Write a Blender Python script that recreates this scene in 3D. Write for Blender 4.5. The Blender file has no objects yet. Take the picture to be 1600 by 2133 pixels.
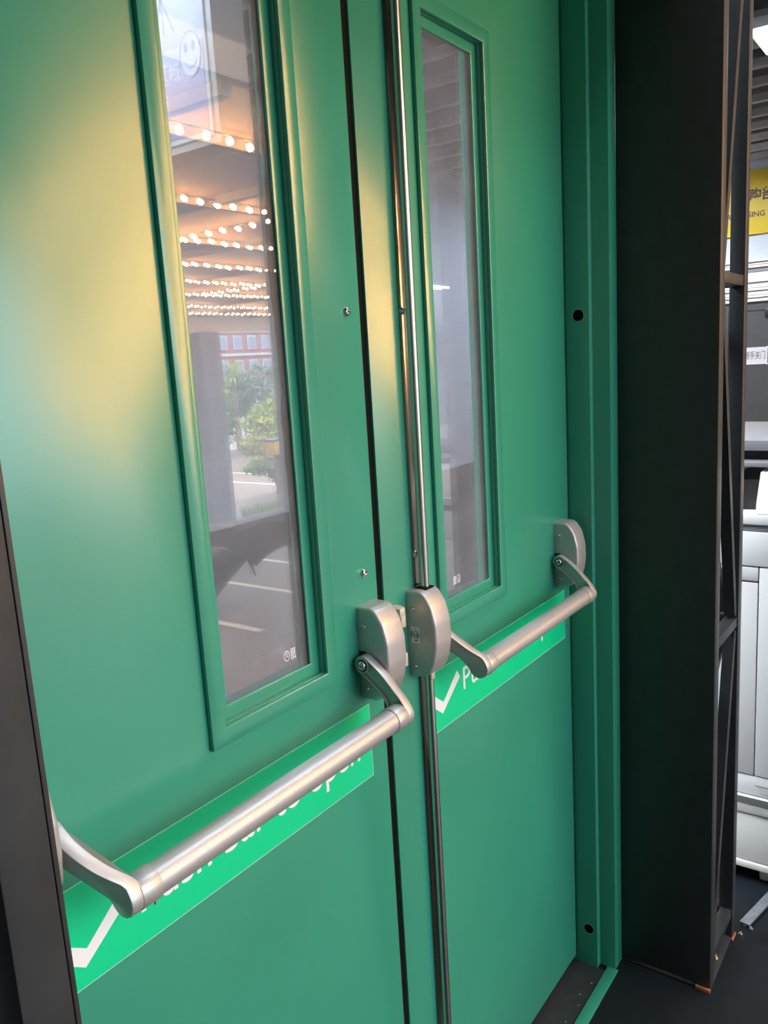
import bpy, bmesh, math, random
from mathutils import Vector, Matrix, noise
random.seed(7)
scene = bpy.context.scene
COL = scene.collection

# ------------------------------------------------------------------ camera
cam_d = bpy.data.cameras.new('camera'); cam = bpy.data.objects.new('camera', cam_d); COL.objects.link(cam)
cam_d.sensor_fit = 'VERTICAL'; cam_d.sensor_height = 36.0; cam_d.lens = 28.731
cam_d.clip_start = 0.02; cam_d.clip_end = 400
_R = Matrix(((0.580753, 0.181191, -0.79366), (-0.811925, 0.058035, -0.580869), (-0.059188, 0.981734, 0.180817)))
cam.matrix_world = Matrix.Translation((-1.04, -0.765, 1.571)) @ _R.to_4x4()
scene.camera = cam

# ------------------------------------------------------------------ sky, sun, exposure
world = bpy.data.worlds.new('world'); scene.world = world; world.use_nodes = True
wn = world.node_tree.nodes; wn['Background'].inputs[0].default_value = (0.78, 0.88, 1.0, 1); wn['Background'].inputs[1].default_value = 7.2
sun_d = bpy.data.lights.new('sun', 'SUN'); sun = bpy.data.objects.new('sun', sun_d); COL.objects.link(sun)
sun_d.energy = 8.0; sun_d.angle = math.radians(1.0); sun_d.color = (1.0, 0.93, 0.80)
sun.rotation_euler = Vector((0.62, -0.30, -0.95)).to_track_quat('-Z', 'Y').to_euler()
vs = scene.view_settings
vs.view_transform = 'Standard'; vs.look = 'None'; vs.gamma = 1.0; vs.use_curve_mapping = False; vs.exposure = 0.0

# ------------------------------------------------------------------ materials
def mat(name, col, rough=0.5, metal=0.0, spec=0.5, emit=None, estr=0.0, noise_amt=0.0, noise_scale=8.0, bump=0.0, bump_scale=200.0, coat=0.0, coat_rough=0.1):
    m = bpy.data.materials.new(name); m.use_nodes = True; nt = m.node_tree; b = nt.nodes['Principled BSDF']
    b.inputs['Base Color'].default_value = (*col, 1); b.inputs['Roughness'].default_value = rough
    b.inputs['Metallic'].default_value = metal; b.inputs['Specular IOR Level'].default_value = spec
    if coat: b.inputs['Coat Weight'].default_value = coat; b.inputs['Coat Roughness'].default_value = coat_rough
    if emit: b.inputs['Emission Color'].default_value = (*emit, 1); b.inputs['Emission Strength'].default_value = estr
    if noise_amt or bump:
        tc = nt.nodes.new('ShaderNodeTexCoord')
    if noise_amt:
        n = nt.nodes.new('ShaderNodeTexNoise'); n.inputs['Scale'].default_value = noise_scale; n.inputs['Detail'].default_value = 6
        r = nt.nodes.new('ShaderNodeMapRange'); r.inputs['From Min'].default_value = 0.3; r.inputs['From Max'].default_value = 0.7
        r.inputs['To Min'].default_value = 1 - noise_amt; r.inputs['To Max'].default_value = 1 + noise_amt
        mx = nt.nodes.new('ShaderNodeMix'); mx.data_type = 'RGBA'; mx.blend_type = 'MULTIPLY'; mx.inputs[0].default_value = 1.0
        mx.inputs[6].default_value = (*col, 1)
        nt.links.new(tc.outputs['Object'], n.inputs['Vector']); nt.links.new(n.outputs['Fac'], r.inputs['Value'])
        nt.links.new(r.outputs[0], mx.inputs[7]); nt.links.new(mx.outputs[2], b.inputs['Base Color'])
    if bump:
        n2 = nt.nodes.new('ShaderNodeTexNoise'); n2.inputs['Scale'].default_value = bump_scale; n2.inputs['Detail'].default_value = 3
        bp = nt.nodes.new('ShaderNodeBump'); bp.inputs['Strength'].default_value = bump; bp.inputs['Distance'].default_value = 0.001
        nt.links.new(tc.outputs['Object'], n2.inputs['Vector']); nt.links.new(n2.outputs['Fac'], bp.inputs['Height']); nt.links.new(bp.outputs[0], b.inputs['Normal'])
    return m

M = {}
M['green'] = mat('green_paint', (0.038, 0.290, 0.198), 0.245, spec=0.70, noise_amt=0.03, noise_scale=3.0, bump=0.05, bump_scale=500)
M['green_bead'] = M['green']
M['sticker'] = mat('sticker_green', (0.0, 0.60, 0.27), 0.38)
M['white_print'] = mat('white_print', (0.80, 0.82, 0.86), 0.45)
M['silver'] = mat('silver_paint', (0.47, 0.47, 0.48), 0.42, metal=0.5, noise_amt=0.10, noise_scale=900, bump=0.12, bump_scale=1200)
M['steel'] = mat('polished_steel', (0.74, 0.71, 0.66), 0.22, metal=1.0)
M['steel_dark'] = mat('mirror_strip', (0.34, 0.33, 0.31), 0.16, metal=1.0)
M['screw'] = mat('screw_metal', (0.72, 0.70, 0.66), 0.22, metal=1.0)
M['zinc'] = mat('yellow_zinc', (0.75, 0.68, 0.45), 0.3, metal=1.0)
M['cream'] = mat('cream_metal', (0.62, 0.55, 0.44), 0.45, metal=0.2)
M['black_void'] = mat('gap_shade_black', (0.004, 0.004, 0.004), 0.8, spec=0.1)  # black standing in for the shade inside gaps and holes
M['black'] = mat('black_powder_coat', (0.024, 0.026, 0.026), 0.45, noise_amt=0.15, noise_scale=25, bump=0.1, bump_scale=700)
M['black_post'] = mat('black_post_coat', (0.024, 0.028, 0.031), 0.48, noise_amt=0.18, noise_scale=30)
M['floor'] = mat('dark_floor', (0.007, 0.011, 0.015), 0.5, spec=0.3, noise_amt=0.35, noise_scale=6, bump=0.1, bump_scale=60)
M['plate'] = mat('black_base_plate', (0.028, 0.029, 0.034), 0.45, noise_amt=0.2, noise_scale=30)
M['orange'] = mat('red_brown_shim', (0.38, 0.12, 0.06), 0.6, noise_amt=0.3, noise_scale=120)
M['alu'] = mat('aluminium_profile', (0.42, 0.45, 0.50), 0.35, metal=0.7, noise_amt=0.2, noise_scale=40)
M['sealant'] = mat('black_sealant', (0.010, 0.016, 0.018), 0.35)
M['spacer'] = mat('grey_spacer', (0.16, 0.20, 0.19), 0.35, metal=0.4, noise_amt=0.4, noise_scale=60)
M['machine'] = mat('machine_white', (0.82, 0.82, 0.81), 0.45)
M['machine_w'] = mat('machine_warm_white', (0.72, 0.71, 0.66), 0.5)
M['dark_plastic'] = mat('dark_plastic', (0.02, 0.02, 0.02), 0.4)
M['grey_plastic'] = mat('grey_plastic', (0.22, 0.22, 0.24), 0.45)
M['caster'] = mat('caster_rubber', (0.50, 0.46, 0.36), 0.5)
M['grey_wall'] = mat('dark_grey_wall', (0.075, 0.075, 0.078), 0.7, noise_amt=0.08)
M['pale_wall'] = mat('pale_blue_wall', (0.55, 0.60, 0.68), 0.7, noise_amt=0.04)
M['white_shutter'] = mat('white_shutter', (0.82, 0.80, 0.79), 0.4)
M['yellow'] = mat('yellow_board', (0.72, 0.50, 0.02), 0.5)
M['plum'] = mat('plum_print', (0.035, 0.006, 0.03), 0.5)
M['paper'] = mat('paper', (0.72, 0.70, 0.74), 0.7)
M['ink'] = mat('grey_ink', (0.08, 0.08, 0.09), 0.7)
M['roof_dark'] = mat('dark_roof', (0.018, 0.018, 0.026), 0.7)
M['purlin'] = mat('purlin_steel', (0.50, 0.46, 0.43), 0.6, noise_amt=0.2, noise_scale=10)
M['lamp'] = mat('lamp_diffuser', (0.9, 0.9, 0.9), 0.5, emit=(0.84, 0.93, 1.0), estr=20.0)
M['lamp_added'] = mat('added_lamp_diffuser', (0.9, 0.9, 0.9), 0.5, emit=(0.86, 0.93, 1.0), estr=75.0)  # for the two added hall lamps
M['lamp_body'] = mat('lamp_body', (0.6, 0.6, 0.6), 0.4)
M['tube'] = mat('tube_lamp', (0.9, 0.9, 0.9), 0.5, emit=(0.95, 0.98, 1.0), estr=20.0)
M['canopy'] = mat('canopy_timber', (0.55, 0.37, 0.29), 0.6, noise_amt=0.12, noise_scale=2.0)
M['beam'] = mat('canopy_beam', (0.20, 0.18, 0.18), 0.6)
M['fascia'] = mat('canopy_fascia', (0.34, 0.27, 0.20), 0.6)
M['bulb'] = mat('warm_bulb', (1, 0.8, 0.5), 0.3, emit=(1.0, 0.52, 0.16), estr=440.0)
M['wire'] = mat('black_wire', (0.01, 0.01, 0.01), 0.5)
M['lightbox'] = mat('sign_pale', (0.40, 0.40, 0.40), 0.5, emit=(0.9, 0.92, 0.95), estr=0.45)
M['sign_blue'] = mat('sign_lavender', (0.20, 0.21, 0.30), 0.5, emit=(0.42, 0.45, 0.66), estr=0.22)
M['sign_frame'] = mat('sign_frame', (0.40, 0.38, 0.35), 0.4)
M['road'] = mat('sunlit_road', (0.165, 0.118, 0.088), 0.8, noise_amt=0.1, noise_scale=1.5)
M['line'] = mat('white_road_paint', (0.5, 0.5, 0.48), 0.7)
M['curb'] = mat('dark_kerb', (0.06, 0.06, 0.06), 0.8, noise_amt=0.3, noise_scale=5)
M['low_wall'] = mat('pale_low_wall', (0.55, 0.55, 0.54), 0.8)
M['post_tan'] = mat('tan_post', (0.22, 0.18, 0.15), 0.6)
M['box_yellow'] = mat('yellow_box', (0.62, 0.42, 0.04), 0.5)
M['cloth'] = mat('black_cloth', (0.012, 0.016, 0.018), 0.6)
M['bark'] = mat('bark', (0.10, 0.07, 0.04), 0.9, noise_amt=0.3, noise_scale=10)
M['bld_red'] = mat('red_render', (0.22, 0.075, 0.065), 0.8)
M['bld_white'] = mat('white_render', (0.32, 0.325, 0.335), 0.8)
M['bld_glass'] = mat('building_glass', (0.12, 0.16, 0.22), 0.2)
M['wood'] = mat('shelf_wood', (0.55, 0.30, 0.16), 0.5, noise_amt=0.1, noise_scale=6)
M['shop_grey'] = mat('shop_grey', (0.26, 0.28, 0.30), 0.8)
M['dark_picture'] = mat('dark_picture', (0.05, 0.05, 0.06), 0.4)

def leaf_mat(name, c1, c2):
    m = bpy.data.materials.new(name); m.use_nodes = True; nt = m.node_tree; b = nt.nodes['Principled BSDF']
    g = nt.nodes.new('ShaderNodeNewGeometry'); r = nt.nodes.new('ShaderNodeValToRGB')
    r.color_ramp.elements[0].color = (*c1, 1); r.color_ramp.elements[1].color = (*c2, 1)
    nt.links.new(g.outputs['Random Per Island'], r.inputs[0]); nt.links.new(r.outputs[0], b.inputs['Base Color'])
    b.inputs['Roughness'].default_value = 0.45
    t = nt.nodes.new('ShaderNodeBsdfTranslucent'); nt.links.new(r.outputs[0], t.inputs[0])
    mx = nt.nodes.new('ShaderNodeMixShader'); mx.inputs[0].default_value = 0.35
    nt.links.new(b.outputs[0], mx.inputs[1]); nt.links.new(t.outputs[0], mx.inputs[2])
    nt.links.new(mx.outputs[0], nt.nodes['Material Output'].inputs[0])
    return m
M['leaf_light'] = leaf_mat('leaf_light', (0.07, 0.13, 0.010), (0.34, 0.39, 0.04))
M['leaf_mid'] = leaf_mat('leaf_mid', (0.04, 0.10, 0.015), (0.20, 0.28, 0.04))
M['leaf_dark'] = leaf_mat('leaf_dark', (0.03, 0.065, 0.035), (0.09, 0.15, 0.065))
M['leaf_yellow'] = leaf_mat('leaf_yellow', (0.17, 0.18, 0.03), (0.30, 0.28, 0.07))

def glass_mat(name, refl, dust, tint=(1, 1, 1), dustcol=(0.75, 0.78, 0.85)):
    m = bpy.data.materials.new(name); m.use_nodes = True; nt = m.node_tree; nt.nodes.remove(nt.nodes['Principled BSDF'])
    tr = nt.nodes.new('ShaderNodeBsdfTransparent'); tr.inputs[0].default_value = (*tint, 1)
    gl = nt.nodes.new('ShaderNodeBsdfGlossy'); gl.inputs['Roughness'].default_value = 0.0; gl.inputs[0].default_value = (1, 1, 1, 1)
    df = nt.nodes.new('ShaderNodeBsdfDiffuse'); df.inputs[0].default_value = (*dustcol, 1)
    m1 = nt.nodes.new('ShaderNodeMixShader'); m1.inputs[0].default_value = refl
    nt.links.new(tr.outputs[0], m1.inputs[1]); nt.links.new(gl.outputs[0], m1.inputs[2])
    m2 = nt.nodes.new('ShaderNodeMixShader')
    tc = nt.nodes.new('ShaderNodeTexCoord'); n = nt.nodes.new('ShaderNodeTexNoise'); n.inputs['Scale'].default_value = 14; n.inputs['Detail'].default_value = 8
    r = nt.nodes.new('ShaderNodeMapRange'); r.inputs['From Min'].default_value = 0.3; r.inputs['From Max'].default_value = 0.75
    r.inputs['To Min'].default_value = dust * 0.75; r.inputs['To Max'].default_value = dust * 1.3
    nt.links.new(tc.outputs['Object'], n.inputs[0]); nt.links.new(n.outputs[0], r.inputs[0]); nt.links.new(r.outputs[0], m2.inputs[0])
    nt.links.new(m1.outputs[0], m2.inputs[1]); nt.links.new(df.outputs[0], m2.inputs[2])
    nt.links.new(m2.outputs[0], nt.nodes['Material Output'].inputs[0])
    return m
M['glass_front'] = glass_mat('clear_glass', 0.04, 0.075)
M['glass_coated'] = glass_mat('coated_glass', 0.33, 0.0, tint=(0.74, 0.78, 0.84))

def paving_mat():
    m = bpy.data.materials.new('grey_paving'); m.use_nodes = True; nt = m.node_tree; b = nt.nodes['Principled BSDF']
    tc = nt.nodes.new('ShaderNodeTexCoord'); br = nt.nodes.new('ShaderNodeTexBrick')
    br.inputs['Scale'].default_value = 1.0; br.inputs['Brick Width'].default_value = 0.22; br.inputs['Row Height'].default_value = 0.11
    br.inputs['Mortar Size'].default_value = 0.012
    br.inputs['Color1'].default_value = (0.10, 0.10, 0.095, 1); br.inputs['Color2'].default_value = (0.135, 0.13, 0.125, 1); br.inputs['Mortar'].default_value = (0.055, 0.055, 0.055, 1)
    nt.links.new(tc.outputs['Object'], br.inputs['Vector']); nt.links.new(br.outputs['Color'], b.inputs['Base Color'])
    bp = nt.nodes.new('ShaderNodeBump'); bp.inputs['Strength'].default_value = 0.4; bp.inputs['Distance'].default_value = 0.01
    nt.links.new(br.outputs['Fac'], bp.inputs['Height']); bp.invert = True; nt.links.new(bp.outputs[0], b.inputs['Normal'])
    b.inputs['Roughness'].default_value = 0.6
    return m
M['paving'] = paving_mat()

# ------------------------------------------------------------------ helpers
WLOC = {}
def wl(o): return WLOC.get(o.name, Vector((0, 0, 0)))
def link(o, parent=None, worldloc=(0, 0, 0)):
    COL.objects.link(o); w = Vector(worldloc)
    if parent is not None:
        o.parent = parent; o.location = w - wl(parent)
    else:
        o.location = w
    WLOC[o.name] = w
    return o
def tag(o, label=None, cat=None, group=None, kind=None):
    if label: o['label'] = label
    if cat: o['category'] = cat
    if group: o['group'] = group
    if kind: o['kind'] = kind
    return o
def empty(name, loc, label=None, cat=None, group=None, kind=None):
    o = bpy.data.objects.new(name, None); o.empty_display_size = 0.05
    link(o, None, loc); return tag(o, label, cat, group, kind)
def from_bm(name, bm, m, parent=None, smooth=None, loc=(0, 0, 0)):
    me = bpy.data.meshes.new(name); bm.normal_update(); bm.to_mesh(me); bm.free()
    me.materials.append(M[m] if isinstance(m, str) else m)
    if smooth is not None:
        for p in me.polygons: p.use_smooth = True
        me.set_sharp_from_angle(angle=math.radians(smooth))
    o = bpy.data.objects.new(name, me)
    # geometry comes in world coordinates; put the origin at the middle of the base
    if len(me.vertices) and loc == (0, 0, 0):
        xs = [v.co for v in me.vertices]
        c = Vector(((min(v.x for v in xs) + max(v.x for v in xs)) / 2, (min(v.y for v in xs) + max(v.y for v in xs)) / 2, min(v.z for v in xs)))
        me.transform(Matrix.Translation(-c)); return link(o, parent, c)
    return link(o, parent, loc)
def box_bm(bm, x0, x1, y0, y1, z0, z1):
    v = [bm.verts.new((x, y, z)) for x in (x0, x1) for y in (y0, y1) for z in (z0, z1)]
    for f in ((0, 1, 3, 2), (4, 6, 7, 5), (0, 4, 5, 1), (2, 3, 7, 6), (0, 2, 6, 4), (1, 5, 7, 3)):
        bm.faces.new([v[i] for i in f])
    return v
def bevel_all(bm, w, seg=2, ang=30):
    bm.normal_update()
    es = [e for e in bm.edges if len(e.link_faces) == 2 and e.calc_face_angle(0) > math.radians(ang)]
    if es: bmesh.ops.bevel(bm, geom=es, offset=w, segments=seg, profile=0.5, affect='EDGES', clamp_overlap=True)
def box(name, x0, x1, y0, y1, z0, z1, m, parent=None, bev=0.0, seg=2):
    bm = bmesh.new(); box_bm(bm, min(x0, x1), max(x0, x1), min(y0, y1), max(y0, y1), min(z0, z1), max(z0, z1))
    if bev: bevel_all(bm, bev, seg)
    return from_bm(name, bm, m, parent, 35 if bev else None)
def prism(name, poly, axis, a0, a1, m, parent=None, bev=0.0, seg=2, smooth=35, inset=None):
    """poly = list of 2-D points; axis 'x': (y,z), 'y': (x,z), 'z': (x,y)"""
    bm = bmesh.new()
    def P(p, a): return {'x': (a, p[0], p[1]), 'y': (p[0], a, p[1]), 'z': (p[0], p[1], a)}[axis]
    A = [bm.verts.new(P(p, a0)) for p in poly]; B = [bm.verts.new(P(p, a1)) for p in poly]
    n = len(poly); fa = bm.faces.new(A[::-1]); fb = bm.faces.new(B)
    for i in range(n): bm.faces.new((A[i], A[(i + 1) % n], B[(i + 1) % n], B[i]))
    bmesh.ops.recalc_face_normals(bm, faces=bm.faces)
    if inset:
        side, w, d = inset; f = fa if side == 'a' else fb
        bmesh.ops.inset_region(bm, faces=[f], thickness=w, depth=0)
        s = 1 if (side == 'a') == (a1 > a0) else -1
        off = {'x': Vector((s * d, 0, 0)), 'y': Vector((0, s * d, 0)), 'z': Vector((0, 0, s * d))}[axis]
        ret = bmesh.ops.extrude_discrete_faces(bm, faces=[f])['faces'] if False else None
        g = bmesh.ops.extrude_face_region(bm, geom=[f]); vs_ = [e for e in g['geom'] if isinstance(e, bmesh.types.BMVert)]
        bmesh.ops.delete(bm, geom=[f], context='FACES_ONLY')
        bmesh.ops.translate(bm, verts=vs_, vec=off)
    if bev: bevel_all(bm, bev, seg)
    return from_bm(name, bm, m, parent, smooth)
def cyl_bm(bm, p0, p1, r, seg=24, r2=None, caps=True):
    p0 = Vector(p0); p1 = Vector(p1); d = (p1 - p0); L = d.length; r2 = r if r2 is None else r2
    q = d.to_track_quat('Z', 'Y').to_matrix().to_4x4()
    ret = bmesh.ops.create_cone(bm, cap_ends=caps, segments=seg, radius1=r, radius2=r2, depth=L, matrix=Matrix.Translation((p0 + p1) / 2) @ q)
    return ret
def cyl(name, p0, p1, r, m, parent=None, seg=24, bev=0.0, r2=None):
    bm = bmesh.new(); cyl_bm(bm, p0, p1, r, seg, r2)
    if bev: bevel_all(bm, bev, 2, 50)
    return from_bm(name, bm, m, parent, 40)
def ring_plate(name, ox0, ox1, oz0, oz1, ix0, ix1, iz0, iz1, y0, y1, m, parent=None, bev=0.0):
    bm = bmesh.new()
    O = [(ox0, oz0), (ox1, oz0), (ox1, oz1), (ox0, oz1)]; I = [(ix0, iz0), (ix1, iz0), (ix1, iz1), (ix0, iz1)]
    v = {}
    for y in (y0, y1):
        for k, L in (('o', O), ('i', I)):
            for j, p in enumerate(L): v[(y, k, j)] = bm.verts.new((p[0], y, p[1]))
    for j in range(4):
        k = (j + 1) % 4
        bm.faces.new((v[(y0, 'o', j)], v[(y0, 'o', k)], v[(y0, 'i', k)], v[(y0, 'i', j)]))
        bm.faces.new((v[(y1, 'o', j)], v[(y1, 'i', j)], v[(y1, 'i', k)], v[(y1, 'o', k)]))
        bm.faces.new((v[(y0, 'o', j)], v[(y1, 'o', j)], v[(y1, 'o', k)], v[(y0, 'o', k)]))
        bm.faces.new((v[(y0, 'i', j)], v[(y0, 'i', k)], v[(y1, 'i', k)], v[(y1, 'i', j)]))
    bmesh.ops.recalc_face_normals(bm, faces=bm.faces)
    if bev: bevel_all(bm, bev, 2)
    return from_bm(name, bm, m, parent, 35)
def text(name, body, m, parent, origin, xd, yd, width=None, height=None, size=1.0, align='LEFT', depth=0.0, bold=0.0):
    cu = bpy.data.curves.new(name, 'FONT'); cu.body = body; cu.size = size; cu.align_x = 'LEFT'; cu.offset = bold
    t = bpy.data.objects.new(name, cu); COL.objects.link(t)
    dg = bpy.context.evaluated_depsgraph_get(); me = bpy.data.meshes.new_from_object(t.evaluated_get(dg))
    bpy.data.objects.remove(t); bpy.data.curves.remove(cu)
    xs = [v.co.x for v in me.vertices]; ys = [v.co.y for v in me.vertices]
    if not xs: return None
    sx = sy = 1.0
    if width: sx = width / (max(xs) - min(xs)); sy = sx
    if height: sy = height / (max(ys) - min(ys)); sx = sx if width else sy
    xd = Vector(xd).normalized(); yd = Vector(yd).normalized(); nd = xd.cross(yd)
    ox = min(xs); oy = 0.0
    for v in me.vertices:
        p = Vector(origin) + xd * ((v.co.x - ox) * sx) + yd * ((v.co.y - oy) * sy) + nd * 0.0
        v.co = p
    bm = bmesh.new(); bm.from_mesh(me); bpy.data.meshes.remove(me)
    if depth:
        g = bmesh.ops.extrude_face_region(bm, geom=list(bm.faces)); vv = [e for e in g['geom'] if isinstance(e, bmesh.types.BMVert)]
        bmesh.ops.translate(bm, verts=vv, vec=nd * depth)
    return from_bm(name, bm, m, parent)
def flat_poly(name, poly, m, parent, origin, xd, yd, depth=0.0003):
    xd = Vector(xd).normalized(); yd = Vector(yd).normalized(); nd = xd.cross(yd); o = Vector(origin)
    bm = bmesh.new(); vv = [bm.verts.new(o + xd * p[0] + yd * p[1]) for p in poly]; vb = [bm.verts.new(o + xd * p[0] + yd * p[1] + nd * depth) for p in poly]
    n = len(poly); bm.faces.new(vv[::-1]); bm.faces.new(vb)
    for i in range(n): bm.faces.new((vv[i], vv[(i + 1) % n], vb[(i + 1) % n], vb[i]))
    bmesh.ops.recalc_face_normals(bm, faces=bm.faces)
    return from_bm(name, bm, m, parent)
def arc_strokes(bm, o, xd, yd, strokes, depth=0.0003):
    """strokes: (cx, cy, rx, ry, a0, a1, w)  flat ring arcs"""
    xd = Vector(xd); yd = Vector(yd); nd = xd.cross(yd); o = Vector(o)
    for cx, cy, rx, ry, a0, a1, w in strokes:
        n = max(6, int(abs(a1 - a0) / 12)); prev = None
        for i in range(n + 1):
            a = math.radians(a0 + (a1 - a0) * i / n)
            pa = o + xd * (cx + (rx - w) * math.cos(a)) + yd * (cy + (ry - w) * math.sin(a)) + nd * depth
            pb = o + xd * (cx + rx * math.cos(a)) + yd * (cy + ry * math.sin(a)) + nd * depth
            cur = (bm.verts.new(pa), bm.verts.new(pb))
            if prev: bm.faces.new((prev[0], prev[1], cur[1], cur[0]))
            prev = cur
def rect_strokes(bm, o, xd, yd, rects, depth=0.0003):
    xd = Vector(xd); yd = Vector(yd); nd = xd.cross(yd); o = Vector(o)
    for x0, y0, x1, y1 in rects:
        bm.faces.new([bm.verts.new(o + xd * x + yd * y + nd * depth) for x, y in ((x0, y0), (x1, y0), (x1, y1), (x0, y1))])
def screw(parent, pos, nrm, r=0.0038, m='screw', name='screw'):
    """pan-head screw with a cross recess, axis along nrm"""
    bm = bmesh.new(); n = Vector(nrm).normalized(); p = Vector(pos)
    prof = [(r * 1.12, 0), (r * 1.12, r * 0.18), (r * 0.92, r * 0.55), (r * 0.55, r * 0.72), (r * 0.42, r * 0.60), (r * 0.14, r * 0.2)]
    q = n.to_track_quat('Z', 'Y').to_matrix(); seg = 18; rings = []
    for i, (rr, h) in enumerate(prof):
        ring = []
        for k in range(seg):
            a = 2 * math.pi * k / seg; rad = rr
            if i == 4: rad = rr * (1.0 if k % 4 < 2 else 0.45)
            ring.append(bm.verts.new(p + q @ Vector((rad * math.cos(a), rad * math.sin(a), h))))
        rings.append(ring)
    for a, b in zip(rings, rings[1:]):
        for k in range(seg): bm.faces.new((a[k], a[(k + 1) % seg], b[(k + 1) % seg], b[k]))
    bm.faces.new(rings[-1]); bm.faces.new(rings[0][::-1])
    return from_bm(name, bm, m, parent, 40)

# ================================================================== SETTING
floor = box('floor', -5, 12.4, -2.0, 4.3, -0.2, 0.0, 'floor')
tag(floor, 'dark blue-black smooth floor around the green double door', 'floor', kind='structure')
plinth = box('wall_plinth', -12, 20, -2.03, -2.0, -1.5, -0.02, 'curb'); tag(plinth, 'dark plinth face below the raised floor edge', 'wall', kind='structure')
box_ = box('wall_back', -5, 9.6, 4.2, 4.35, 0, 3.7, 'pale_wall'); tag(box_, 'pale blue wall far behind the green doors', 'wall', kind='structure')
box_ = box('added_baseboard_back', -5, 9.6, 4.17, 4.2, 0, 0.30, 'dark_plastic'); tag(box_, 'dark baseboard added behind the green doors to darken the view through the glass', 'baseboard', kind='structure')  # added to cut the pale wall's veil in the lower glass
box_ = box('wall_left', -5.15, -5, -1.7, 4.3, 0, 3.7, 'grey_wall'); tag(box_, 'dark grey wall left of the display doors', 'wall', kind='structure')
box('added_front_beam', -1.35, 0.14, -1.72, -1.60, 2.30, 3.7, 'roof_dark'); tag(bpy.data.objects['added_front_beam'], 'unseen dark beam added over the open front to shade the door tops', 'beam', kind='structure')  # added out of view to keep front sky light off the upper leaves
box_ = box('wall_front', 0.14, 9.6, -1.72, -1.66, 2.71, 3.7, 'roof_dark'); tag(box_, 'dark strip of wall above the canopy edge', 'wall', kind='structure')
box_ = box('added_wall_front_left', -5, -1.35, -1.72, -1.60, 0, 3.7, 'grey_wall'); tag(box_, 'unseen dark grey wall added to stop sky light at the left front', 'wall', kind='structure')  # added out of view to close a sky light leak onto the jamb
box_ = box('wall_right', 9.6, 9.75, -1.7, 4.2, 0, 2.0, 'grey_wall'); tag(box_, 'dark grey wall below the white shutter', 'wall', kind='structure')
box_ = box('wall_right_upper', 9.6, 9.75, -1.7, 4.2, 2.0, 3.62, 'pale_wall'); tag(box_, 'pale blue wall band under the yellow board', 'wall', kind='structure')
ceil = box('ceiling', -5, 12.4, -1.7, 4.3, 3.66, 3.75, 'roof_dark'); tag(ceil, 'dark open roof with thin steel purlins', 'ceiling', kind='structure')
for i in range(28):
    x = -3.7 + i * 0.485
    box('purlin', x, x + 0.07, -1.66, 4.2, 3.56, 3.62, 'purlin', ceil)
for y in (0.6, 2.6):
    prism('rafter', [(-5, y), (12.3, y - 1.2), (12.3, y - 1.05), (-5, y + 0.15)], 'z', 3.62, 3.66, 'purlin', ceil)

# ================================================================== DOORS
ZT = 2.42                                                     # top of the leaves
def leaf(name, x0, x1, tr, zs, label, ropes):
    """tr = (outer x0, outer x1, outer z0) of the raised window trim, zs = height shift of this leaf's fittings"""
    d = empty(name, ((x0 + x1) / 2, 0, 0.02), label, 'door', kind='structure')
    ox0, ox1, oz0 = tr; oz1 = 2.152 + zs; w = 0.024
    ix0, ix1, iz0, iz1 = ox0 + w, ox1 - w, oz0 + w, oz1 - w
    ring_plate('leaf_panel', x0, x1, 0.0215, ZT, ix0, ix1, iz0, iz1, 0.0, 0.045, 'green', d, bev=0.0012)
    ring_plate('window_trim', ox0, ox1, oz0, oz1, ix0, ix1, iz0, iz1, -0.0075, 0.0, 'green', d, bev=0.0016)
    b = 0.019
    ring_plate('glazing_bead', ix0, ix1, iz0, iz1, ix0 + b, ix1 - b, iz0 + b, iz1 - b, 0.0085, 0.0125, 'green_bead', d, bev=0.0012)
    gx0, gx1, gz0, gz1 = ix0 + 0.001, ix1 - 0.001, iz0 + 0.001, iz1 - 0.001
    g1 = box('glass_pane', gx0, gx1, 0.0128, 0.0158, gz0, gz1, 'glass_front', d)
    g1.rotation_euler = (math.radians(0.05), 0, math.radians(0.16 if zs == 0 else -0.1))
    box('coated_glass_pane', gx0, gx1, 0.0225, 0.0255, gz0, gz1, 'glass_coated', d)['label'] = 'mirror-like inner pane'
    # spacer between the panes and the ragged black sealant on its inner side
    ring_plate('edge_spacer', gx0, gx1, gz0, gz1, gx0 + 0.006, gx1 - 0.006, gz0 + 0.006, gz1 - 0.006, 0.0172, 0.0223, 'spacer', d)
    rag = 0.0085 if zs == 0 else 0.0015
    pts = []; n = 90; rr = random.Random(3 if zs == 0 else 9); cur = 0.5
    for i in range(n + 1):
        z = gz0 + 0.012 + (gz1 - gz0 - 0.024) * i / n
        base = 0.010 + rag * (0.5 + 0.9 * noise.noise(Vector((0, z * 6.0, 3.3))) + 0.45 * noise.noise(Vector((5, z * 27.0, 1.1))) + 0.2 * rr.random())
        pts.append((gx1 - 0.006 - max(0.004, base), z))
    bm = bmesh.new(); pr = None
    for x, z in pts:
        c = (bm.verts.new((x, 0.0208, z)), bm.verts.new((gx1 - 0.006, 0.0200, z)))
        if pr: bm.faces.new((pr[0], pr[1], c[1], c[0]))
        pr = c
    g = bmesh.ops.extrude_face_region(bm, geom=list(bm.faces)); bmesh.ops.translate(bm, verts=[e for e in g['geom'] if isinstance(e, bmesh.types.BMVert)], vec=(0, 0.0014, 0))
    bmesh.ops.recalc_face_normals(bm, faces=bm.faces)
    s = from_bm('edge_sealant', bm, 'sealant', d); s['label'] = 'ragged black sealant along the glass edge'
    return d, g1

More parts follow.
